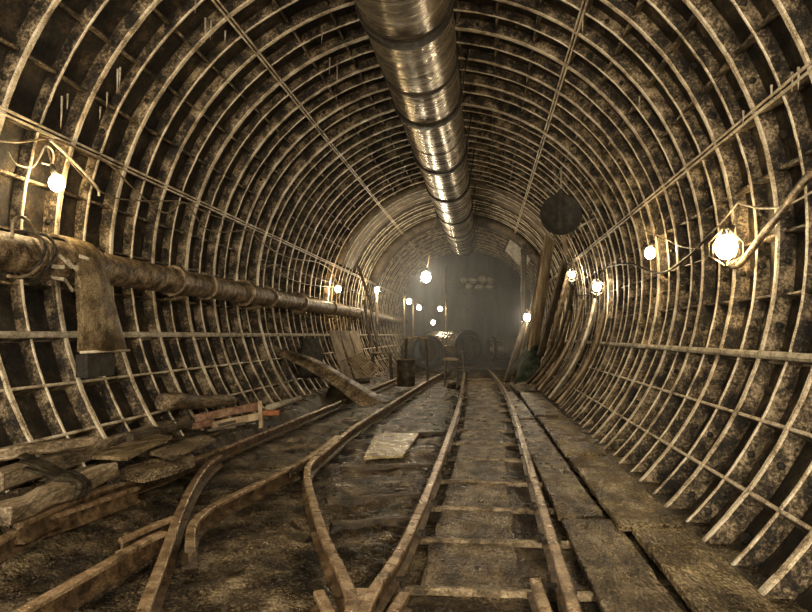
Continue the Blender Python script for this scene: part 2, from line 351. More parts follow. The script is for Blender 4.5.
for i, y in enumerate(SLY):
    xl, xr = xat(RAILS['left'], y), xat(RAILS['right'], y)
    m = MB(); m.board((xl-.1, y, -.035), (xr+.22, y+random.uniform(-.05, .03), -.035), .05, .045, None, 14, .005)
    o = m.build('sleeper', 'tie'); tag(o, f'thin worn steel sleeper under the walkway side track, {ORD[i]} from the camera', 'sleeper', 'sleepers of the walkway side track')
    for (px_, rt) in ((xr, r_right), (xl, r_left)):
        for s in (-.066, .066):
            if y > 17: continue
            m = MB(); m.board((px_+s, y-.02, -.012), (px_+s*.85, y-.018, .028), .03, .022, (0, 1, 0), 2, .002); m.box((px_+s*.8, y-.019, .034), .05, .04, .014); part(rt, m, 'rail_spike', 'dark')
    if i < len(SLY)-1:
        y2 = SLY[i+1]; xm = xat(RAILS['left'], (y+y2)/2)+.12; xe = xat(RAILS['right'], (y+y2)/2)-.22
        nb = 3
        m = MB()
        for q in range(nb):
            pass
        m.board(((xm+xe)/2+random.uniform(-.02, .02), y+.05, -.055), ((xm+xe)/2+random.uniform(-.02, .02), y2-.05, -.055), xe-xm, .05, None, 14, .02, .03)
        tag(m.build('infill_board', 'plank'), f'mud caked board between the rails, behind the {ORD[i]} sleeper from the camera', 'board', 'infill boards of the walkway side track')
        for s in (-.3, .34):
            pass
for (p, q, w) in [((330, 529), (408, 521), 'nearest'), ((326, 503), (420, 497), 'second nearest'), ((340, 470), (432, 466), 'third nearest'), ((372, 437), (444, 434), 'fourth nearest')]:
    m = MB(); m.board(onZ(*p, -.05), onZ(*q, -.05), .1, .08, None, 8, .014); tag(m.build('sleeper', 'woodd'), f'half buried sleeper inside the big V, {w} to the camera', 'sleeper', 'sleepers inside the big V')
# wet board lying in the V
m = MB(); P = [onZ(364, 457, -.0), onZ(403, 455, -.0), onZ(419, 433, -.0), onZ(376, 433, 0)]
m.rings([[p-V((0, 0, .03)) for p in P], P], True, True, 0, False); tag(m.build('wet_board', 'wet'), 'wet shining square board lying inside the big V', 'board')
# ------------------------------------------------------------------ plank walkway
names = ['at the bottom edge', 'second from the camera', 'third from the camera', 'fourth from the camera', 'fifth from the camera']
for i, (x0, x1, y0, y1) in enumerate([(1.90, 2.30, 2.4, 4.95), (1.80, 2.25, 5.02, 7.8), (1.76, 2.22, 7.88, 11.35), (1.70, 2.17, 11.45, 16.2), (1.62, 2.08, 16.3, 19.6)]):
    m = MB(); m.board(((x0+x1)/2, y0, .03+.008*i), ((x0+x1)/2-.02, y1, .03), x1-x0, .055, None, 22, .012, .02); tag(m.build('walkway_plank', 'wetplank' if i < 3 else 'plank'), f'broad wet walkway plank along the right wall, {names[i]}', 'plank', 'planks along the right wall')
for i, (x0, x1, y0, y1) in enumerate([(1.46, 1.86, 2.6, 5.3), (1.42, 1.77, 5.4, 7.9), (1.38, 1.73, 8.0, 11.4), (1.38, 1.69, 11.5, 14.3), (1.4, 1.6, 14.4, 17.0)]):
    m = MB(); m.board(((x0+x1)/2, y0, -.01), ((x0+x1)/2-.03, y1, -.012), x1-x0, .05, None, 20, .018, .04); tag(m.build('walkway_plank', 'plank'), f'mud covered walkway plank between rail and wall planks, {names[i]}', 'plank', 'planks beside the rail')
# ------------------------------------------------------------------ ventilation duct
DR = .49; DX = .86-.805; DZ = 1.395+3.5
duct = empty('ventilation_duct', 'big shiny galvanised ventilation duct hanging along the tunnel roof', 'duct', None, (DX, 1, DZ))
J = [1.2, 4.05, 6.9, 9.7, 12.57, 15.3, 18.4, 21, 23.4, 25.8]
for i in range(len(J)-1):
    a, b = J[i], J[i+1]; mid = (a+b)/2+random.uniform(-.25, .15); mb = MB(); n = 44
    rs = []
    def ring(q, y, s): return [V((DX+q*math.cos(2*math.pi*j/n)*(1+s*.012*math.cos(4*math.pi*j/n+s)), y, DZ+q*math.sin(2*math.pi*j/n))) for j in range(n)]
    yy = [a, a+.05]
    while yy[-1] < b-.2: yy.append(yy[-1]+.16)
    yy.append(b)
    for y in yy:
        q = DR+.006*noise.noise(V((y*2.2, i, 0)))-(.012 if abs(y-mid) < .06 else 0); rs.append(ring(q, y, .5))
    rs += [ring(DR-.02, b, .5), ring(DR-.02, a, .5)]; mb.rings(rs+[rs[0]], True, False); part(duct, mb, 'duct_section', 'duct')
    mb = MB(); mb.pipe((DX, mid-.018, DZ), (DX, mid+.018, DZ), DR+.006, .02, 44, 1); part(duct, mb, 'seam_band', 'ductj')
    mb = MB(); mb.pipe((DX, b-.07, DZ), (DX, b+.07, DZ), DR+.028, .04, 44, 1); part(duct, mb, 'joint_ring', 'ductj')
    for s in (-1, 1):
        mb = MB(); p = V((DX+s*(DR+.03), b-.02, DZ+.1)); q = V((DX+s*(DR+.12), b-.02, 0)); q.z = CZ+math.sqrt((R+.1)**2-q.x**2); mb.tube([p, q], .012, 6); part(duct, mb, 'hanger_strap', 'ductj')
# ------------------------------------------------------------------ big pipe on the left wall
def wallp(x, y): return V((x, y, CZ-math.sqrt(3.05**2-x*x) if False else 2.07))
PX = -2.99; PZ = 2.07
lp = empty('long_pipe', 'long thick rusty pipe running along the left wall above the seam', 'pipe', None, (PX, 5, PZ))
m = MB(); m.pipe((PX, 4.2, PZ), (PX, 33, PZ), .16, .012, 28, 60); part(lp, m, 'pipe_run', 'pipe')
m = MB(); rs = []
for i in range(16):
    y = 5.4+i*.06; q = .185+.012*noise.noise(V((y*5, 1, 0))); rs.append([V((PX+q*math.cos(2*math.pi*j/28)*(1+.05*noise.noise(V((j*.6, y*3, 2)))), y, PZ+q*math.sin(2*math.pi*j/28))) for j in range(28)])
rs += [[V((PX, r[0].y, PZ))+(p-V((PX, r[0].y, PZ)))*.86 for p in r] for r in (rs[-1], rs[0])]
m.rings(rs+[rs[0]], True, False); part(lp, m, 'torn_lagging', 'pipe')
for i in range(9):       # torn flaps of lagging
    y = 5.42+i*.06; a = rad(-25+40*math.sin(i*2.3)); p = V((PX+.195*math.cos(a), y, PZ+.195*math.sin(a)))
    m = MB(); m.board(p, p+V((.03+.02*math.sin(i), .11, -.05+.05*math.cos(i*3))), .03, .006, V((0, 0, 1)), 6, .02, .03); part(lp, m, 'lagging_flap', 'lime')
for px in (172, 205, 242, 268, 298, 330):
    y = onX(px, 285, -3.0).y; m = MB(); m.pipe((PX, y-.03, PZ), (PX, y+.03, PZ), .215 if px in (242, 298) else .19, .05, 28, 1); part(lp, m, 'pipe_flange', 'pipe')
for i, y in enumerate((8.3, 11.3, 14.3, 17.3, 20.3, 23.3)):
    m = MB(); m.board((PX+.05, y, PZ-.19), (PX-.2, y, PZ-.22), .1, .05, (0, 1, 0), 3, .004); part(lp, m, 'bracket', 'steel')
m = MB()
for s, r0 in ((0, .2), (.12, .21)): m.tube([V((PX+r0*math.cos(t), 5.28+s+.05*math.sin(t*2), PZ+r0*math.sin(t))) for t in [i*math.pi/9 for i in range(19)]], .013, 6)
part(lp, m, 'wire_wrap', 'dark')
# tapered steel saddle hanging over the pipe
def sheetbox(m, top, bot, th):           # hollow skirt: top/bot quads of 4 points
    c0 = sum(top, V())/4; c1 = sum(bot, V())/4
    ti = [c0+(p-c0)*(1-th) for p in top]; bi = [c1+(p-c1)*(1-th) for p in bot]
    m.rings([top, bot, bi, ti], True, False, 0, False); b = len(m.v); m.v.extend(p+V((0, 0, .0)) for p in top); m.face((b, b+1, b+2, b+3)); m.v.extend(ti)
    m.face((b+7, b+6, b+5, b+4))
sd = empty('pipe_saddle', 'tapered stained steel saddle hanging over the pipe on the left wall', 'saddle', None, (-2.83, 6.5, 1.2))
prof = [(-3.235, 2.1, 5.86, 6.16), (-3.215, 2.24, 5.84, 6.17), (-3.13, 2.3, 5.8, 6.18), (-3.0, 2.315, 5.77, 6.19), (-2.88, 2.28, 5.75, 6.2), (-2.8, 2.17, 5.75, 6.22), (-2.765, 2.0, 5.77, 6.27), (-2.745, 1.75, 5.78, 6.36), (-2.73, 1.5, 5.77, 6.46), (-2.72, 1.24, 5.74, 6.58)]
m = MB(); rs = []; nu = 12
for k in range(nu+1):
    f = k/nu; o_, i_ = [], []
    for (x, z, ya, yb) in prof:
        y = ya+(yb-ya)*f; j_ = .012*noise.noise(V((y*5, z*4, 2))); q = .035*abs(f-.5)**2*4
        o_.append(V((x+j_-q, y, z))); d = V((x-PX, 0, z-PZ)); d = d.normalized() if z > 2.0 else V((1, 0, 0)); i_.append(V((x+j_-q, y, z))-d*.02)
    rs.append(o_+i_[::-1])
m.rings(rs, True, True); ba, bb = V((-2.745, 5.74, 1.24)), V((-2.745, 6.58, 1.24)); part(sd, m, 'saddle_skirt', 'steel')
m = MB(); m.tube([ba+V((.01, 0, 0)), bb+V((.01, 0, 0))], .014, 6); part(sd, m, 'hem_edge', 'edge')
m = MB(); e0, e1 = ba+V((-.1, .06, -.02)), bb+V((-.1, -.05, -.02)); m.board((e0+e1)/2+V((0, 0, 0)), (e0+e1)/2+V((.0, 0, -.22)), .5, .12, e1-e0, 3, .006); part(sd, m, 'foot_box', 'dark')
# ------------------------------------------------------------------ left hand debris
def thing1(mb, name, m, label, cat, group=None): return tag(mb.build(name, m), label, cat, group)
m = MB(); m.board(onZ(-6, 482, .33), onZ(188, 420, .33), .13, .15, None, 24, .012); thing1(m, 'timber_beam', 'beam', 'long squared timber lying along the foot of the left wall', 'beam')
m = MB(); m.board(onZ(-4, 455, .49), onZ(92, 440, .49), .12, .085, None, 14, .02); thing1(m, 'timber_beam', 'beam', 'split pale timber stacked on the long squared timber', 'beam')
a, b = onW(162, 400, R-.14), onW(250, 407, R-.12); a = onX(163, 402, -2.7); b = V((-2.62, a.y+1.9, .48))
m = MB(); pts = [a.lerp(b, i/10)+V((0, 0, .012*math.sin(i))) for i in range(11)]; m.tube(pts, [.1-.003*i for i in range(11)], 12); lg = thing1(m, 'log', 'wood', 'thick round log lying against the left wall ribs', 'log')
def slab(name, px, z, t, m, label, cat, group=None, dz=None):
    P = [onZ(x, y, z+(dz[i] if dz else 0)) for i, (x, y) in enumerate(px)]; mb = MB()
    c = sum(P, V())/len(P); Q = []
    for i in range(len(P)):
        for k in range(4):
            q = P[i].lerp(P[(i+1) % len(P)], k/4); q = q+noise.noise_vector(q*7)*.018; Q.append(q)
    mb.rings([[q-V((0, 0, t)) for q in Q], [q for q in Q]], True, False, 0, False)
    b = len(mb.v); mb.v.append(c); 
    n = len(Q); s = b-n
    for k in range(n): mb.face((s+k, s+(k+1) % n, b))
    mb.face(tuple(s-n+k for k in range(n))[::-1])
    return thing1(mb, name, m, label, cat, group)
slab('wood_sheet', [(92, 456), (146, 433), (172, 436), (128, 457)], .36, .03, 'steel', 'bent flat sheet on the debris behind the wrapped timber', 'sheet', 'flat sheets in the left debris', [.0, .02, .05, .02])
slab('wood_sheet', [(150, 452), (199, 434), (216, 439), (172, 456)], .33, .03, 'plank', 'pale flat board on the debris in front of the red plank heap', 'sheet', 'flat sheets in the left debris', [.02, 0, 0, .04])
slab('wood_sheet', [(118, 470), (150, 458), (192, 453), (196, 459), (144, 475)], .29, .07, 'plank', 'thick flat slab right beside the outer rail on the debris', 'sheet', 'flat sheets in the left debris')
wt = empty('wrapped_timber', 'thick grey timber bound with torn cloth in the left debris', 'beam', None, onZ(5, 514, .2))
w0, w1 = onZ(-2, 517, .3), onZ(108, 470, .31)
m = MB(); m.board(w0, w1, .17, .11, None, 16, .025, .06); part(wt, m, 'timber', 'beam')
m = MB(); d = (w1-w0).normalized(); sdv = V((d.y, -d.x, 0)); c = w0.lerp(w1, .56)
for q in range(3):
    cc = c+d*(.055*q-.05); rs = [cc+sdv*(.115*math.cos(t)*(1+.1*math.sin(q+t*3)))+V((0, 0, .082*math.sin(t)*(1+.12*math.cos(t*2+q)))) for t in [i*math.pi/10 for i in range(21)]]; m.tube(rs, .026, 7)
part(wt, m, 'cloth_band', 'sack')
for q in range(3):
    m = MB(); p = c+V((-.06, -.02+.05*q, .08)); m.board(p, p+V((-.24-.05*q, .02*q-.05, .06+.03*q)), .09, .02, None, 6, .03, .05); part(wt, m, 'torn_flap', 'sack')
m = MB(); m.board(onZ(76, 491, .26), onZ(119, 472, .26), .07, .04, None, 8, .01); thing1(m, 'splintered_batten', 'woodp', 'thin splintered batten between the wrapped timber and the outer rail', 'batten')
m = MB(); m.board(onZ(130, 437, .42), onZ(190, 424, .4), .08, .08, None, 10, .014); thing1(m, 'timber_pole', 'woodd', 'dark short pole end lying behind the flat sheets', 'pole')
# red plank heap
a, b = onY(194, 419, 7.9), onY(259, 406, 8.35); m = MB(); m.board(a, b, .1, .05, V((0, 0, 1)), 10, .008); thing1(m, 'plank', 'red', 'faded red plank on edge on the heap beside the log', 'plank', 'planks of the red heap')
a, b = onY(210, 426, 7.85), onY(258, 416, 8.2); m = MB(); m.board(a, b, .09, .05, V((0, 0, 1)), 10, .008); thing1(m, 'plank', 'woodp', 'tan plank below the faded red plank', 'plank', 'planks of the red heap')
a, b = onY(195, 426, 7.8), onY(211, 423, 7.78); m = MB(); m.board(a, b, .08, .07, V((0, 0, 1)), 4, .008); thing1(m, 'plank', 'red', 'short reddish block end at the near end of the red plank heap', 'plank', 'planks of the red heap')
a, b = onY(261, 428, 8.3), onY(260, 401, 8.32); m = MB(); m.board(a, b, .05, .04, V((1, 0, 0)), 5, .006); thing1(m, 'stake', 'woodp', 'upright stake at the far end of the red plank heap', 'stake')
for i in range(12):
    p = onZ(217+i*3.6+random.uniform(-2, 2), 434-i*.9+random.uniform(-2, 2), .25); m = MB(); an = random.uniform(-.5, .5)+(math.pi/2 if i % 3 == 0 else 0); v = V((math.cos(an)*.16, math.sin(an)*.16, random.uniform(-.03, .05)))
    m.board(p-v+V((0, 0, .02+.03*(i % 3))), p+v+V((0, 0, .02+.03*(i % 3))), .035, .03, None, 4, .006); thing1(m, 'stick', 'woodd', 'small dark stick in the heap below the tan plank', 'stick', 'sticks under the red plank heap')
p = onZ(270, 413, .27); m = MB(); m.board(p-V((.12, .0, 0)), p+V((.12, .04, 0)), .11, .075, None, 4, .006); thing1(m, 'brick', 'brick', 'orange brick beyond the upright stake by the outer rail', 'brick')
m = MB(); m.tube([onW(268, 408, R-.3), onW(300, 398, R-.35)], [.05, .04], 8); thing1(m, 'tree_branch', 'pale', 'pale stick lying at the wall foot behind the orange brick', 'stick')
for i in range(26):   # stones
    x, y, w = random.uniform(-2.2, -.6), random.uniform(3.6, 10), random.uniform(.02, .05)
    if near_rail(x, y)[0] < .13: continue
    m = MB(); c = V((x, y, ground(x, y, True)+w*.4)); rs = []
    for a in (-.9, -.4, .2, .75): rs.append([c+V((w*math.cos(t)*math.cos(a)*(1+.3*noise.noise(V((t, a, i)))), w*math.sin(t)*math.cos(a), w*.7*math.sin(a))) for t in [k*math.pi/3.5 for k in range(7)]])
    m.rings(rs, True, True, 0, False); thing1(m, 'stone', 'mud', 'small dirty stone lying in the mud between the left rails', 'stone', 'stones in the mud')
# curved sheet
m = MB(); up_ = [(258, 350), (285, 355), (312, 363), (338, 377), (362, 391), (384, 404)]; lo_ = [(264, 356), (288, 366), (310, 377), (331, 391), (347, 402), (358, 408)]
us = spline([V((-2.98, 12.7, 1.12)), V((-2.55, 12.65, 1.03)), V((-2.12, 12.6, .86)), V((-1.65, 12.55, .6)), V((-1.2, 12.5, .36)), V((-.85, 12.4, .16))], 5)
ls = spline([V((-2.92, 12.3, 1.02)), V((-2.5, 12.15, .86)), V((-2.1, 12.05, .66)), V((-1.68, 11.95, .42)), V((-1.4, 11.85, .22)), V((-1.22, 11.8, .14))], 5)
rs = []
for a, b in zip(us, ls):
    nrm = V((.3, -.5, .8)).normalized()*.025; mid = (a+b)/2+nrm*2.2; rs.append([a, mid, b, b-nrm, mid-nrm, a-nrm])
m.rings(rs, True, True); thing1(m, 'curved_sheet', 'wood', 'long curved rusty sheet arching from the left wall down to the outer rail', 'sheet')
def heap(name, c, rx, ry, rz, m, label, cat, sc=4, amp=.25):
    mb = MB(); rs = []
    for i in range(11):
        a = -.25+(math.pi/2+.25)*i/10.4; r = []
        for k in range(20):
            t = k*math.pi/10; q = V((math.cos(t)*math.cos(a), math.sin(t)*math.cos(a), math.sin(a))); q *= 1+amp*noise.fractal(q*sc*.6+c, 1, 2, 4); r.append(c+V((q.x*rx, q.y*ry, max(-.05, q.z*rz))))
        rs.append(r)
    mb.rings(rs, True, True); return thing1(mb, name, m, label, cat)
heap('sack_heap', onZ(315, 399, .12)+V((.44, .25, -.05)), .29, .28, .34, 'sack', 'dark crumpled sack heaped under the curved sheet', 'sack')
m = MB(); rs = []
for i in range(9):
    p = onW(298+i*2.4, 338, 3.1); q = onW(294+i*3, 378, 3.0); r = []
    for k in range(7): r.append(p.lerp(q, k/6)+V((.1+.09*noise.noise(V((i*.7, k*.6, 4))), .06*noise.noise(V((i, k, 9))), 0)))
    rs.append(r)
rs2 = [[v-V((.03, 0, 0)) for v in r] for r in rs]
m.rings([a+b[::-1] for a, b in zip(rs, rs2)], True, True); thing1(m, 'hanging_cloth', 'sack', 'dark crumpled cloth hanging on the left wall behind the curved sheet', 'cloth')
# boards leaning on the left wall
for i, (f0, t0) in enumerate([((344, 377), (321, 333)), ((355, 377), (332, 334)), ((366, 375), (343, 335))]):
    yb = 16.55+1.1*i
    p0 = V((-2.44+.05*i, yb, .2)); p1 = V((-2.92+.03*i, yb+.3, 1.5)); m = MB(); rs = []
    for k in range(9):
        f = k/8; c = p0.lerp(p1, f)+V((-.03*math.sin(f*math.pi), 0, 0)); rs.append([c+V((-.075, -.18, 0)), c+V((.075, .18, 0)), c+V((.1, .18, .015)), c+V((-.05, -.18, .015))])
    m.rings(rs, True, True, 0, False); thing1(m, 'leaning_board', 'woodp', ['broad pale board leaning on the left wall nearest the dark cloth', 'second broad pale board on the left wall, counting from the dark cloth', 'broad board leaning on the left wall behind the slatted grate', 'broad board leaning on the left wall farthest behind the slatted grate'][i], 'board', 'broad boards on the left wall')
gr = empty('slatted_grate', 'slatted wooden grate tipped against the broad boards', 'grate', None, onY(366, 379, 16.1))
tl, tr, br, bl = onY(345, 360, 16.5), onY(361, 353, 16.9), onY(379, 367, 16.3), onY(366, 380, 15.9)
for i in range(8):
    f = .06+.88*i/7; m = MB(); m.board(tl.lerp(tr, f), bl.lerp(br, f), .035, .025, tr-tl, 5, .004); part(gr, m, 'slat', 'woodp')
for a, b in ((tl, tr), (bl, br)): 
    m = MB(); m.board(a-(b-a)*.12-V((0, .03, 0)), b+(b-a)*.08-V((0, .03, 0)), .06, .035, None, 4, .004); part(gr, m, 'crossbar', 'woodp')
m = MB(); m.tube([onY(348, 382.5, 15.75), onY(358, 381.5, 15.8), onY(369, 380, 15.9)], .075, 9); thing1(m, 'pole', 'woodd', 'short dark pole lying under the lower edge of the slatted grate', 'pole')
# poles leaning farther on
for i, (pp, qq) in enumerate([((358, 266), (374, 312)), ((364, 300), (371, 347)), ((362, 312), (373, 346)), ((370, 304), (378, 346))]):
    m = MB(); m.board(onY(*pp, 19.5+i*.4), onY(*qq, 19+i*.4), .08, .05, None, 8, .006); thing1(m, 'leaning_pole', 'woodd', ['tallest dark pole leaning on the far left wall beside the lamp', 'dark pole leaning left of the tallest pole on the far left wall', 'short dark pole leaning by the bright left wall lamp', 'dark pole leaning right of the tallest pole on the far left wall'][i], 'pole', 'poles on the far left wall')
# ------------------------------------------------------------------ tables, stools, drum in the middle
def table(name, px0, px1, py, base, y, label, cat, m='wood', depth=.4, th=.05, back=None, splay=.06):
    a, b = onY(px0, py, y), onY(px1, py, y); zt = a.z; zb = onY(px0, base, y).z; c = (a+b)/2
    t = empty(name, label, cat, None, (c.x, y, zb)); w = b.x-a.x
    mb = MB(); mb.board((a.x, y, zt-th/2), (b.x, y, zt-th/2), depth, th, None, 6, .006); part(t, mb, 'top' if back is None else 'seat', m)
    for sx in (-1, 1):
        for sy in (-1, 1):
            mb = MB(); mb.board((c.x+sx*w*.4, y+sy*depth*.38, zt-th), (c.x+sx*(w*.4+splay), y+sy*(depth*.38+.02), zb), .045, .045, (0, 1, 0), 5, .004); part(t, mb, 'leg', 'woodd')
        mb = MB(); zz = zb+(zt-zb)*.45; mb.board((c.x+sx*w*.42, y-depth*.38, zz), (c.x+sx*w*.42, y+depth*.38, zz), .05, .03, None, 3, .003); part(t, mb, 'stretcher', 'woodd')
    if back:
        zk = onY(px0, back, y).z
        for sx in (-1, 1):
            mb = MB(); mb.board((c.x+sx*w*.42, y+depth*.4, zt), (c.x+sx*w*.42, y+depth*.45, zk), .045, .04, None, 4, .003); part(t, mb, 'back_post', 'woodd')
        mb = MB(); mb.board((c.x-w*.5, y+depth*.42, zk-.05), (c.x+w*.5, y+depth*.42, zk-.05), .035, .13, None, 4, .004); part(t, mb, 'backrest', 'woodd')
    return t
table('trestle_table', 371, 392, 352, 379, 19.6, 'small trestle table with an orange tinted top right of the slatted grate', 'table')
table('trestle_table', 404, 428, 337, 381, 18.6, 'tall narrow trestle with a pale top behind the drum', 'table', 'woodp')
table('tall_stool', 444, 458, 358, 387, 16.6, 'tall stool with pale seat standing on the second track', 'stool', 'woodp', .34, .06, 347, .02)
table('workbench', 449, 464, 351, 372, 23, 'dark low workbench behind the tall stool', 'bench', 'woodd', .5)
dy = 17.6; c = onY(406, 386, dy); dz = onY(406, 359.5, dy).z-c.z
dr = empty('metal_drum', 'dark battered metal drum standing between the two left rails', 'drum', None, c)
m = MB(); r0 = .235; n = 28; rs = []
for (q, z) in ((.98, 0), (1, .02), (1, .3), (1.035, .33), (1, .36), (1, .62), (1.035, .65), (1, .68), (1, .98), (1.03, 1), (.95, 1), (.95, .93), (.05, .92)): rs.append([c+V((q*r0*math.cos(2*math.pi*k/n), q*r0*math.sin(2*math.pi*k/n), z*dz)) for k in range(n)])
m.rings(rs, True, True); part(dr, m, 'drum_body', 'woodd')
m = MB(); m.tube([c+V((1.03*r0*math.cos(2*math.pi*k/24), 1.03*r0*math.sin(2*math.pi*k/24), dz)) for k in range(25)], .014, 6); part(dr, m, 'rim', 'steel')
heap('rubble_lump', onZ(453, 387, .0)+V((0, .1, -.03)), .17, .15, .14, 'sack', 'small dark lump of rubble at the foot of the tall stool', 'rubble')
# pipe lengths lying at the far end
def bigpipe(p0, p1, r, label, corr=.012, steps=40):
    m = MB(); m.pipe(p0, p1, r, .03, 40, steps, corr, 1); o = thing1(m, 'duct_length', 'duct', label, 'pipe', 'loose duct lengths at the far end')
    for i, p in enumerate((p0, p1)):
        d = (V(p1)-V(p0)).normalized(); m = MB(); m.pipe(V(p)-d*.06, V(p)+d*.06, r+.06, .1, 40, 1); m.build('end_ring', 'ductj', o)
    return o
g = .1
c = onY(428, 352, 27); bigpipe(c, c+V((-.75, 2.6, 0)), .6, 'loose duct length facing the camera with its round mouth, behind the drum')
c = onY(466, 347, 29); bigpipe(c+V((.1, -.25, 0)), c+V((-1.55, 2.0, 0)), .66, 'loose corrugated duct length lying slantwise behind the tall stool', .03)
c = onY(502, 349, 29.5); bigpipe(c+V((-.45, 0, 0)), c+V((.55, .4, .0)), .48, 'loose duct length lying crosswise before the bulkhead right of the track')
for i, (p, q, yy) in enumerate([((432, 369), (470, 366), 25.5), ((470, 366), (512, 364), 26.5), ((440, 364), (500, 362), 27.7)]):
    a, b = onY(*p, yy), onY(*q, yy); a.z = b.z = .1; m = MB(); m.board(a, b, .3, .06, None, 8, .02); thing1(m, 'plank', 'woodd', ['dark plank lying across the left end of the track', 'dark plank lying across the right end of the track', 'dark plank lying at the foot of the loose ducts'][i], 'plank', 'planks at the end of the track')
# bulkhead details: wrapped bundle on a cable
hb = empty('hanging_bundle', 'bundle of pale wrapped packages slung from wires on the bulkhead', 'bundle', None, onY(478, 290, 33.4))
for px, py, rx, rz in ((464, 280, .2, .16), (473, 280, .23, .17), (483, 279, .24, .2), (491, 280, .2, .2), (469, 286, .18, .14), (480, 287, .26, .15), (490, 287, .22, .15)):
    c = onY(px, py, 33.5); m = MB(); rs = []
    for i in range(7):
        a = -1.35+2.7*i/6; rs.append([c+V((rx*math.cos(t)*math.cos(a)*(1+.25*noise.noise(V((t, a, px)))), .2*math.sin(t)*math.cos(a), rz*math.sin(a))) for t in [k*math.pi/6 for k in range(12)]])
    m.rings(rs, True, True); part(hb, m, 'package', 'white')
for px in (462, 489):
    m = MB(); a = onY(px, 278, 33.5); m.tube([a, V((a.x, 33.5, CZ+math.sqrt(max(.1, 3.2**2-a.x**2))))], .012, 5); part(hb, m, 'hanger_wire', 'cable')
for (a, b, l) in [((447, 281), (527, 280), 'upper thin wire stretched across the bulkhead'), ((447, 289), (527, 286), 'lower thin wire stretched across the bulkhead')]:
    m = MB(); p, q = onY(*a, 33.2), onY(*b, 33.2); m.tube([p.lerp(q, i/6)-V((0, 0, .05*math.sin(math.pi*i/6))) for i in range(7)], .014, 5); thing1(m, 'stretched_wire', 'cable', l, 'wire')
# left standards with lamps at the far end
for i, (x, y0, y1, yy) in enumerate([(404, 292, 352, 26), (413, 300, 345, 28), (377, 293, 330, 22.5), (446, 266, 348, 31)]):
    m = MB(); a, b = onY(x, y0, yy), onY(x, y1, yy); b.z = .72 if x == 377 else .05; m.tube([a, b], .045, 8); thing1(m, 'lamp_post', 'wood', ['thin wooden lamp post at the far left, nearest the drum', 'second thin lamp post at the far left, behind the nearest one', 'thin post below the lone lamp on the far left wall', 'tall thin post beside the left edge of the bulkhead'][i], 'post', 'posts at the far left')
# ------------------------------------------------------------------ right side lumber
fr = empty('timber_trestle', 'dark timber trestle frame standing by the far right wall', 'frame', None, onY(527, 372, 22))
for (a, b, w) in [((524, 245), (522, 372), .17), ((533, 266), (531, 365), .1)]:
    m = MB(); p, q = onY(*a, 22), onY(*b, 22); q.z = -.05; m.board(q, p, w, w, None, 8, .01); part(fr, m, 'post', 'woodd')
m = MB(); p, q = onY(521, 253, 21.85), onY(532, 251, 21.85); m.board(p, q, .12, .22, None, 5, .01); part(fr, m, 'cap_beam', 'woodd')
m = MB(); p, q = onY(529, 310, 21.2), onY(506, 366, 21.0); q.z = 0; m.board(p, q, .16, .14, None, 8, .01); thing1(m, 'leaning_prop', 'woodd', 'thick dark prop slanting down left from the far right lamp', 'prop')
def lean(foot, top, y0, y1, w, t, m, label, group='lumber leaning on the right wall', bow=.1):
    p0 = onY(*foot, y0); p0.z = max(p0.z, .02); p1 = onY(*top, y1)
    for _ in range(40):        # keep the top clear of the ribs
        if math.hypot(p1.x, p1.z-CZ) > R-.1: p1.x -= .05
    mb = MB(); rs = []; d = (p1-p0).normalized(); s = V((.5, 1, 0)); s = (s-d*s.dot(d)).normalized(); u = d.cross(s); u = u if u.x > 0 else -u
    for k in range(11):
        f = k/10; c = p0.lerp(p1, f)+u*(bow*math.sin(math.pi*f)); 
        if math.hypot(c.x, c.z-CZ) > R-.07:
            q = V((c.x, 0, c.z-CZ)); q = q*((R-.07)/q.length); c = V((q.x, c.y, q.z+CZ))
        rs.append([c-s*w/2, c+s*w/2, c+s*w/2-u*t, c-s*w/2-u*t])
    mb.rings(rs, True, True, 0, False); return thing1(mb, 'leaning_board', m, label, 'board', group)
lean((534, 352), (556, 238), 18.4, 18.6, .62, .05, 'woodp', 'very tall pale board leaning below the round disc', bow=0)
lean((527, 356), (545, 262), 19.6, 19.9, .26, .05, 'woodp', 'tall board standing left of the very tall pale board', bow=0)
lean((541, 356), (566, 262), 17.9, 18.0, .4, .05, 'shot', 'wide brown sheet standing right of the very tall pale board', bow=0)
lean((556, 370), (575, 285), 17.8, 18.0, .3, .04, 'woodd', 'dark wide sheet leaning behind the green tarpaulin', bow=.03)
lean((522, 362), (546, 252), 20.8, 21.0, .3, .05, 'woodd', 'dark tall board behind the slanting prop at the far right', bow=0)
lean((547, 364), (570, 272), 17.2, 17.3, .22, .05, 'wood', 'weathered tall board leaning right of the wide brown sheet', bow=.02)
L = [((528, 384), (566, 318), 16.8, 'woodd'), ((532, 387), (571, 312), 16.4, 'wood'), ((536, 389), (579, 314), 16.0, 'wood'), ((540, 391), (584, 300), 15.5, 'woodp'), ((544, 394), (588, 316), 15.0, 'woodd'), ((547, 396), (592, 310), 14.5, 'wood'), ((551, 399), (597, 300), 14.0, 'lime'), ((555, 401), (602, 320), 13.5, 'wood'), ((559, 404), (606, 312), 13.1, 'woodp')]
for i, (f, t, yy, m_) in enumerate(L):
    lean(f, t, yy, yy+.1, .16, .05, m_, f'curved board of the row leaning on the right wall, {ORD[len(L)-1-i]} from the camera', bow=.16)
for i in range(6):
    a = onZ(529+i*3, 388-i*1.2, .02); a = V((1.9+.03*i, 16.3+.1*i, .0)); b = a+V((.36, .25, .6)); m = MB(); m.tube([a, b], .012, 6); thing1(m, 'steel_rod', 'pale', 'thin pale rod leaning in the bunch before the green tarpaulin', 'rod', 'rods before the tarpaulin')
m = MB(); rs = []
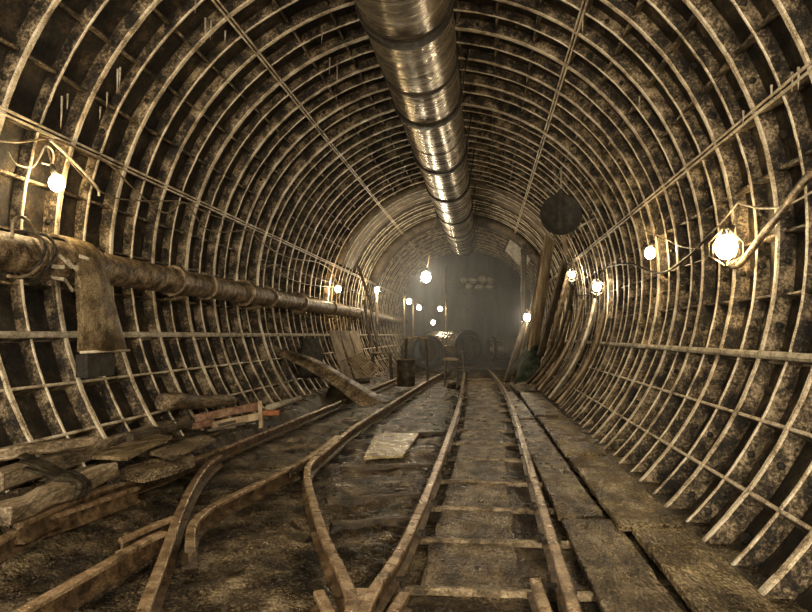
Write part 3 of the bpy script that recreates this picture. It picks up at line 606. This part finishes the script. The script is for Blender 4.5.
for i in range(13):
    f = i/12; x = 1.6+.62*f; r = []
    for k in range(9):
        g_ = k/8; yv = 17.6+1.3*g_; z = .05+(.3+.8*math.sin(f*1.6+.2))*math.sin(.25+g_*2.2)+.06*noise.noise(V((x*4, yv*4, 1)))
        r.append(V((x+.12*math.sin(g_*4), yv, max(.03, z))))
    rs.append(r)
m.rings([r+[v-V((0, 0, .02)) for v in r[::-1]] for r in rs], True, True); thing1(m, 'tarpaulin', 'tarp', 'green tarpaulin draped over a heap at the foot of the far lumber', 'tarpaulin')
c = onZ(515.5, 374.5, -.02); bk = empty('bucket', 'small pale bucket standing right of the track end', 'bucket', None, c); m = MB(); rs = []
for q, z in ((.12, 0), (.16, .3), (.172, .31), (.15, .31), (.112, .02)): rs.append([c+V((q*math.cos(t), q*math.sin(t), z)) for t in [k*math.pi/10 for k in range(20)]])
m.rings(rs, True, True); part(bk, m, 'bucket_body', 'steel'); m = MB(); m.tube([c+V((.17*math.cos(t), 0, .3+.1*math.sin(t))) for t in [k*math.pi/10 for k in range(11)]], .008, 5); part(bk, m, 'handle', 'dark')
# louvred roof panel
pn = empty('roof_panel', 'pale corrugated panel fixed on the right of the far roof', 'panel', None, onY(517, 250, 24.8))
A, B, C_, D = onY(514, 230, 25), onY(532, 256, 25), onY(524, 270, 25.6), onY(505, 250, 25.6)
for i in range(6):
    f = (i+.5)/6; m = MB(); m.board(A.lerp(D, f), B.lerp(C_, f), .14, .03, D-A, 4, .004); part(pn, m, 'slat', 'white')
m = MB(); m.board(A.lerp(D, -.1)-V((.03, 0, 0)), A.lerp(D, 1.1)-V((.03, 0, 0)), .05, .06, None, 3, .003); part(pn, m, 'panel_frame', 'woodd')
# round disc hanging at right
c = onY(561, 214.5, 13.2); ds = empty('round_disc', 'dark round disc on a bracket hanging before the right ribs', 'sign', None, c)
m = MB(); rs = []; n = 40
for q, yy in ((.0, -.02), (.37, -.02), (.395, -.035), (.4, 0), (.395, .02), (.0, .02)): rs.append([c+V(((q+.001)*math.cos(2*math.pi*k/n), yy, (q+.001)*math.sin(2*math.pi*k/n))) for k in range(n)])
m.rings(rs, True, True); part(ds, m, 'disc_plate', 'dark')
m = MB(); m.box(c+V((-.02, -.04, 0)), .1, .02, .72); part(ds, m, 'stiffening_strip', 'dark')
m = MB(); P = [c+V((-.13, 0, .36)), c+V((.13, 0, .36)), c+V((.01, 0, .52))]; m.rings([[p+V((0, -.012, 0)) for p in P], [p+V((0, .012, 0)) for p in P]], True, True, 0, False); part(ds, m, 'hanger_plate', 'dark')
m = MB(); top = c+V((.01, 0, .5)); w = V((top.x, 0, CZ+math.sqrt(R*R-top.x**2))); m.tube([top, V((w.x, c.y, w.z+.05))], .016, 6); part(ds, m, 'hanger_rod', 'pale')
m = MB(); m.board(c+V((.04, -.02, -.41)), c+V((.09, -.02, -.75)), .09, .02, (1, 0, 0), 4, .003); part(ds, m, 'hanging_tag', 'woodp')
m = MB(); q = c+V((.32, .05, -.25)); d = V((math.sin(rad(60)), 0, math.cos(rad(60)))); m.tube([q, q+V((.35, .1, .2))], .02, 6); part(ds, m, 'bracket', 'pale')
# ------------------------------------------------------------------ lamps
def sphere(m, c, r, n=12):
    rs = []
    for i in range(9):
        a = -math.pi/2+math.pi*(i+.01)/8.02; rs.append([c+V((r*math.cos(a)*math.cos(t), r*math.cos(a)*math.sin(t), r*1.15*math.sin(a))) for t in [k*2*math.pi/n for k in range(n)]])
    return m.rings(rs, True, True)
def lamp(c, r, label, up, bm='bulb', cage=False, group='lamps strung along the tunnel'):
    c = V(c); t = empty('hanging_lamp' if not cage else 'caged_lamp', label, 'lamp', group, c)
    m = MB(); sphere(m, c, r); part(t, m, 'bulb', bm)
    u = (V(up)-c).normalized(); m = MB(); m.tube([c+u*(r*1.1), c+u*(r*1.1+.1)], [.03, .024], 10); part(t, m, 'socket', 'dark')
    m = MB(); m.tube([c+u*(r*1.1+.1), V(up)], .01, 6); part(t, m, 'cord', 'cable')
    if cage:
        m = MB()
        for k in range(6):
            a = k*math.pi/3; m.tube([c+V((math.cos(a)*.03, math.sin(a)*.03, .17)), c+V((math.cos(a)*(r+.05), math.sin(a)*(r+.05), .04)), c+V((math.cos(a)*(r+.05), math.sin(a)*(r+.05), -.08)), c+V((math.cos(a)*.02, math.sin(a)*.02, -.17))], .006, 5)
        part(t, m, 'wire_cage', 'edge')
    return t
def wl(px, py, r, gap, label, bm='bulb', cage=False):
    c = onW(px, py, R-gap); n_ = V((c.x, 0, c.z-CZ)).normalized(); up = c+V((n_.x*.5*gap, 0, .35)); q = V((up.x, 0, up.z-CZ)); 
    if q.length > R-.03: up = V((0, up.y, CZ))+q*((R-.03)/q.length)
    return lamp(c, r, label, up, bm, cage)
wl(57, 183, .07, .22, 'bare glowing bulb on the near left wall above the saddle')
wl(338, 289, .08, .25, 'bright bulb low on the left wall just above the long pipe')
lamp(onY(377, 290, 22.4), .085, 'lone bulb on a thin post at the far left wall', onY(377, 283, 22.4), 'bulbfar')
lamp(onY(409, 301.5, 25.8), .09, 'upper left bulb of the far pair, left of the bulkhead', onY(406, 296, 25.8), 'bulbdim')
lamp(onY(419, 307.5, 27.6), .09, 'lower right bulb of the far pair, left of the bulkhead', onY(419, 299, 27.6), 'bulbdim')
lamp(onY(440, 308.5, 30.8), .09, 'small bulb nearest the left edge of the bulkhead', onY(440, 299, 30.8), 'bulbdim')
lamp(onY(433, 322.5, 30), .09, 'lowest bulb of the far group, left of the bulkhead', onY(433, 312, 30), 'bulbdim')
lamp(onY(426, 277, 21), .15, 'biggest glowing lamp hanging on a long wire in mid tunnel', onY(433, 228, 21) , 'bulbfar')
lamp(onY(527, 317.5, 20.5), .1, 'bulb on the dark timber frame at the far right', onY(527, 305, 20.8), 'bulbfar')
wl(572, 275, .07, .25, 'farthest bulb on the right wall, below the round disc', 'bulbfar', True)
wl(597, 287, .075, .25, 'second bulb from the far end on the right wall', 'bulbfar', True)
wl(650, 253, .07, .2, 'middle bulb on the right wall between the caged lamps', 'bulb')
wl(726, 247, .1, .22, 'largest caged lamp on the near right wall by the thick hose', 'bulbbig', True)
# ------------------------------------------------------------------ cables
def cab(px, r, label, m='cable', rr=R-.04, name='power_cable', n=6):
    pts = spline([onW(a, b, rr) for a, b in px], n); mb = MB(); mb.tube(pts, r, 7); return thing1(mb, name, m, label, 'cable', 'cables on the tunnel walls')
cab([(-10, 140), (20, 142), (52, 139), (80, 150), (110, 165), (135, 190), (165, 213), (185, 203), (205, 228), (225, 232), (252, 229)], .01, 'thin sagging cable along the near left wall above the bulb')
cab([(55, 142), (85, 178), (112, 197), (150, 201), (183, 202), (212, 215), (243, 225)], .008, 'thin cable running from above the near left bulb along the ribs', rr=R-.07)
cab([(250, 231), (268, 247), (290, 258), (316, 262), (330, 270), (338, 284)], .012, 'sagging cable leading to the bright bulb above the pipe', rr=R-.09)
cab([(260, 270), (275, 265), (284, 276), (305, 284), (320, 286), (334, 287)], .01, 'loose lower cable between the thick rib and the bright bulb', rr=R-.05)
cab([(8, 152), (16, 164), (32, 167), (40, 156), (46, 146), (53, 152), (52, 164), (42, 163)], .009, 'pale coil of cable looped left of the near left bulb', 'pale', R-.1)
cab([(50, 140), (72, 160), (96, 186), (99, 196)], .014, 'pale flex drooping right of the near left bulb', 'pale', R-.1)
cab([(12, 238), (14, 220), (24, 218), (36, 232), (46, 253), (36, 270), (22, 277), (8, 276)], .014, 'stiff wire loop around the torn end of the pipe', 'cable', 2.83)
cab([(812, 172), (800, 186), (785, 207), (765, 232), (748, 255), (737, 266), (728, 262), (722, 254)], .032, 'thick brown hose curving down to the largest caged lamp', 'pipe', R-.06, 'hose')
cab([(597, 282), (606, 268), (630, 264), (652, 272), (668, 271), (690, 255), (702, 243), (712, 234)], .016, 'dark cable drooping under the middle right bulb', 'dark', R-.05)
cab([(704, 240), (722, 222), (738, 203), (741, 204), (760, 208), (785, 206), (812, 192)], .009, 'pale wire running above the largest caged lamp', 'pale', R-.05)
cab([(640, 229), (660, 236), (680, 246), (700, 249)], .008, 'thin wire above the middle right bulb', 'cable', R-.05)
cab([(573, 292), (581, 296), (592, 292), (598, 286)], .012, 'short cable joining the two farthest right wall bulbs', 'dark', R-.06)
m = MB(); a, b = onY(433, 228, 21), onY(440, 190, 21); b.z = CZ+math.sqrt(3.22**2-b.x**2); m.tube([a, b], .012, 6); thing1(m, 'power_cable', 'cable', 'long drop wire holding the biggest lamp in mid tunnel', 'cable', 'cables on the tunnel walls')
# ------------------------------------------------------------------ haze towards the bulkhead
m = MB(); m.rings([[V((2.72*math.sin(t), y, CZ+2.72*math.cos(t))) if CZ+2.72*math.cos(t) > .2 else V((2.72*math.sin(t)*.7, y, .2)) for t in [k*math.pi/16 for k in range(32)]] for y in (18.6, 33.1)], True, True, 0, False); hz = m.build('haze', 'mud'); hz.data.materials.clear()
vm = bpy.data.materials.new('haze'); vm.use_nodes = True; nt = vm.node_tree; nt.nodes.remove(nt.nodes['Principled BSDF'])
vs = nt.nodes.new('ShaderNodeVolumePrincipled'); vs.inputs['Density'].default_value = .024; vs.inputs['Color'].default_value = (.8, .82, .84, 1); vs.inputs['Anisotropy'].default_value = .2
nt.links.new(vs.outputs[0], nt.nodes['Material Output'].inputs['Volume']); hz.data.materials.append(vm)
tag(hz, 'thin dusty haze hanging in the far part of the tunnel', 'haze', None, 'stuff')
# ------------------------------------------------------------------ unseen lamps farther back in the tunnel, and two added low fill lights
def pl(x, y, z, w, r=.09, c=(1, .84, .61)):
    l = bpy.data.lights.new('unseen_rear_light', 'POINT'); l.energy = w; l.color = c; l.shadow_soft_size = r
    o = bpy.data.objects.new('unseen_rear_light', l); COL.objects.link(o); o.location = (x, y, z)
for (x, y, z, w) in [(-2.6, -.6, 3.0, 230), (2.6, -.8, 2.9, 230), (0.2, -1.6, 4.6, 300), (-2.4, -4.5, 3, 260), (2.4, -4.5, 3, 260), (-1.5, -1.4, .8, 220), (1.7, -1.3, .9, 220)]: pl(x, y, z, w)  # last two: fill lights near the floor, added to brighten the roof ribs
W = bpy.data.worlds.new('world'); SC.world = W; W.use_nodes = True; W.node_tree.nodes['Background'].inputs[0].default_value = (1, .9, .75, 1); W.node_tree.nodes['Background'].inputs[1].default_value = .15
vs_ = SC.view_settings; vs_.view_transform = 'Standard'; vs_.look = 'None'; vs_.gamma = 1; vs_.exposure = 0.85; vs_.use_curve_mapping = False
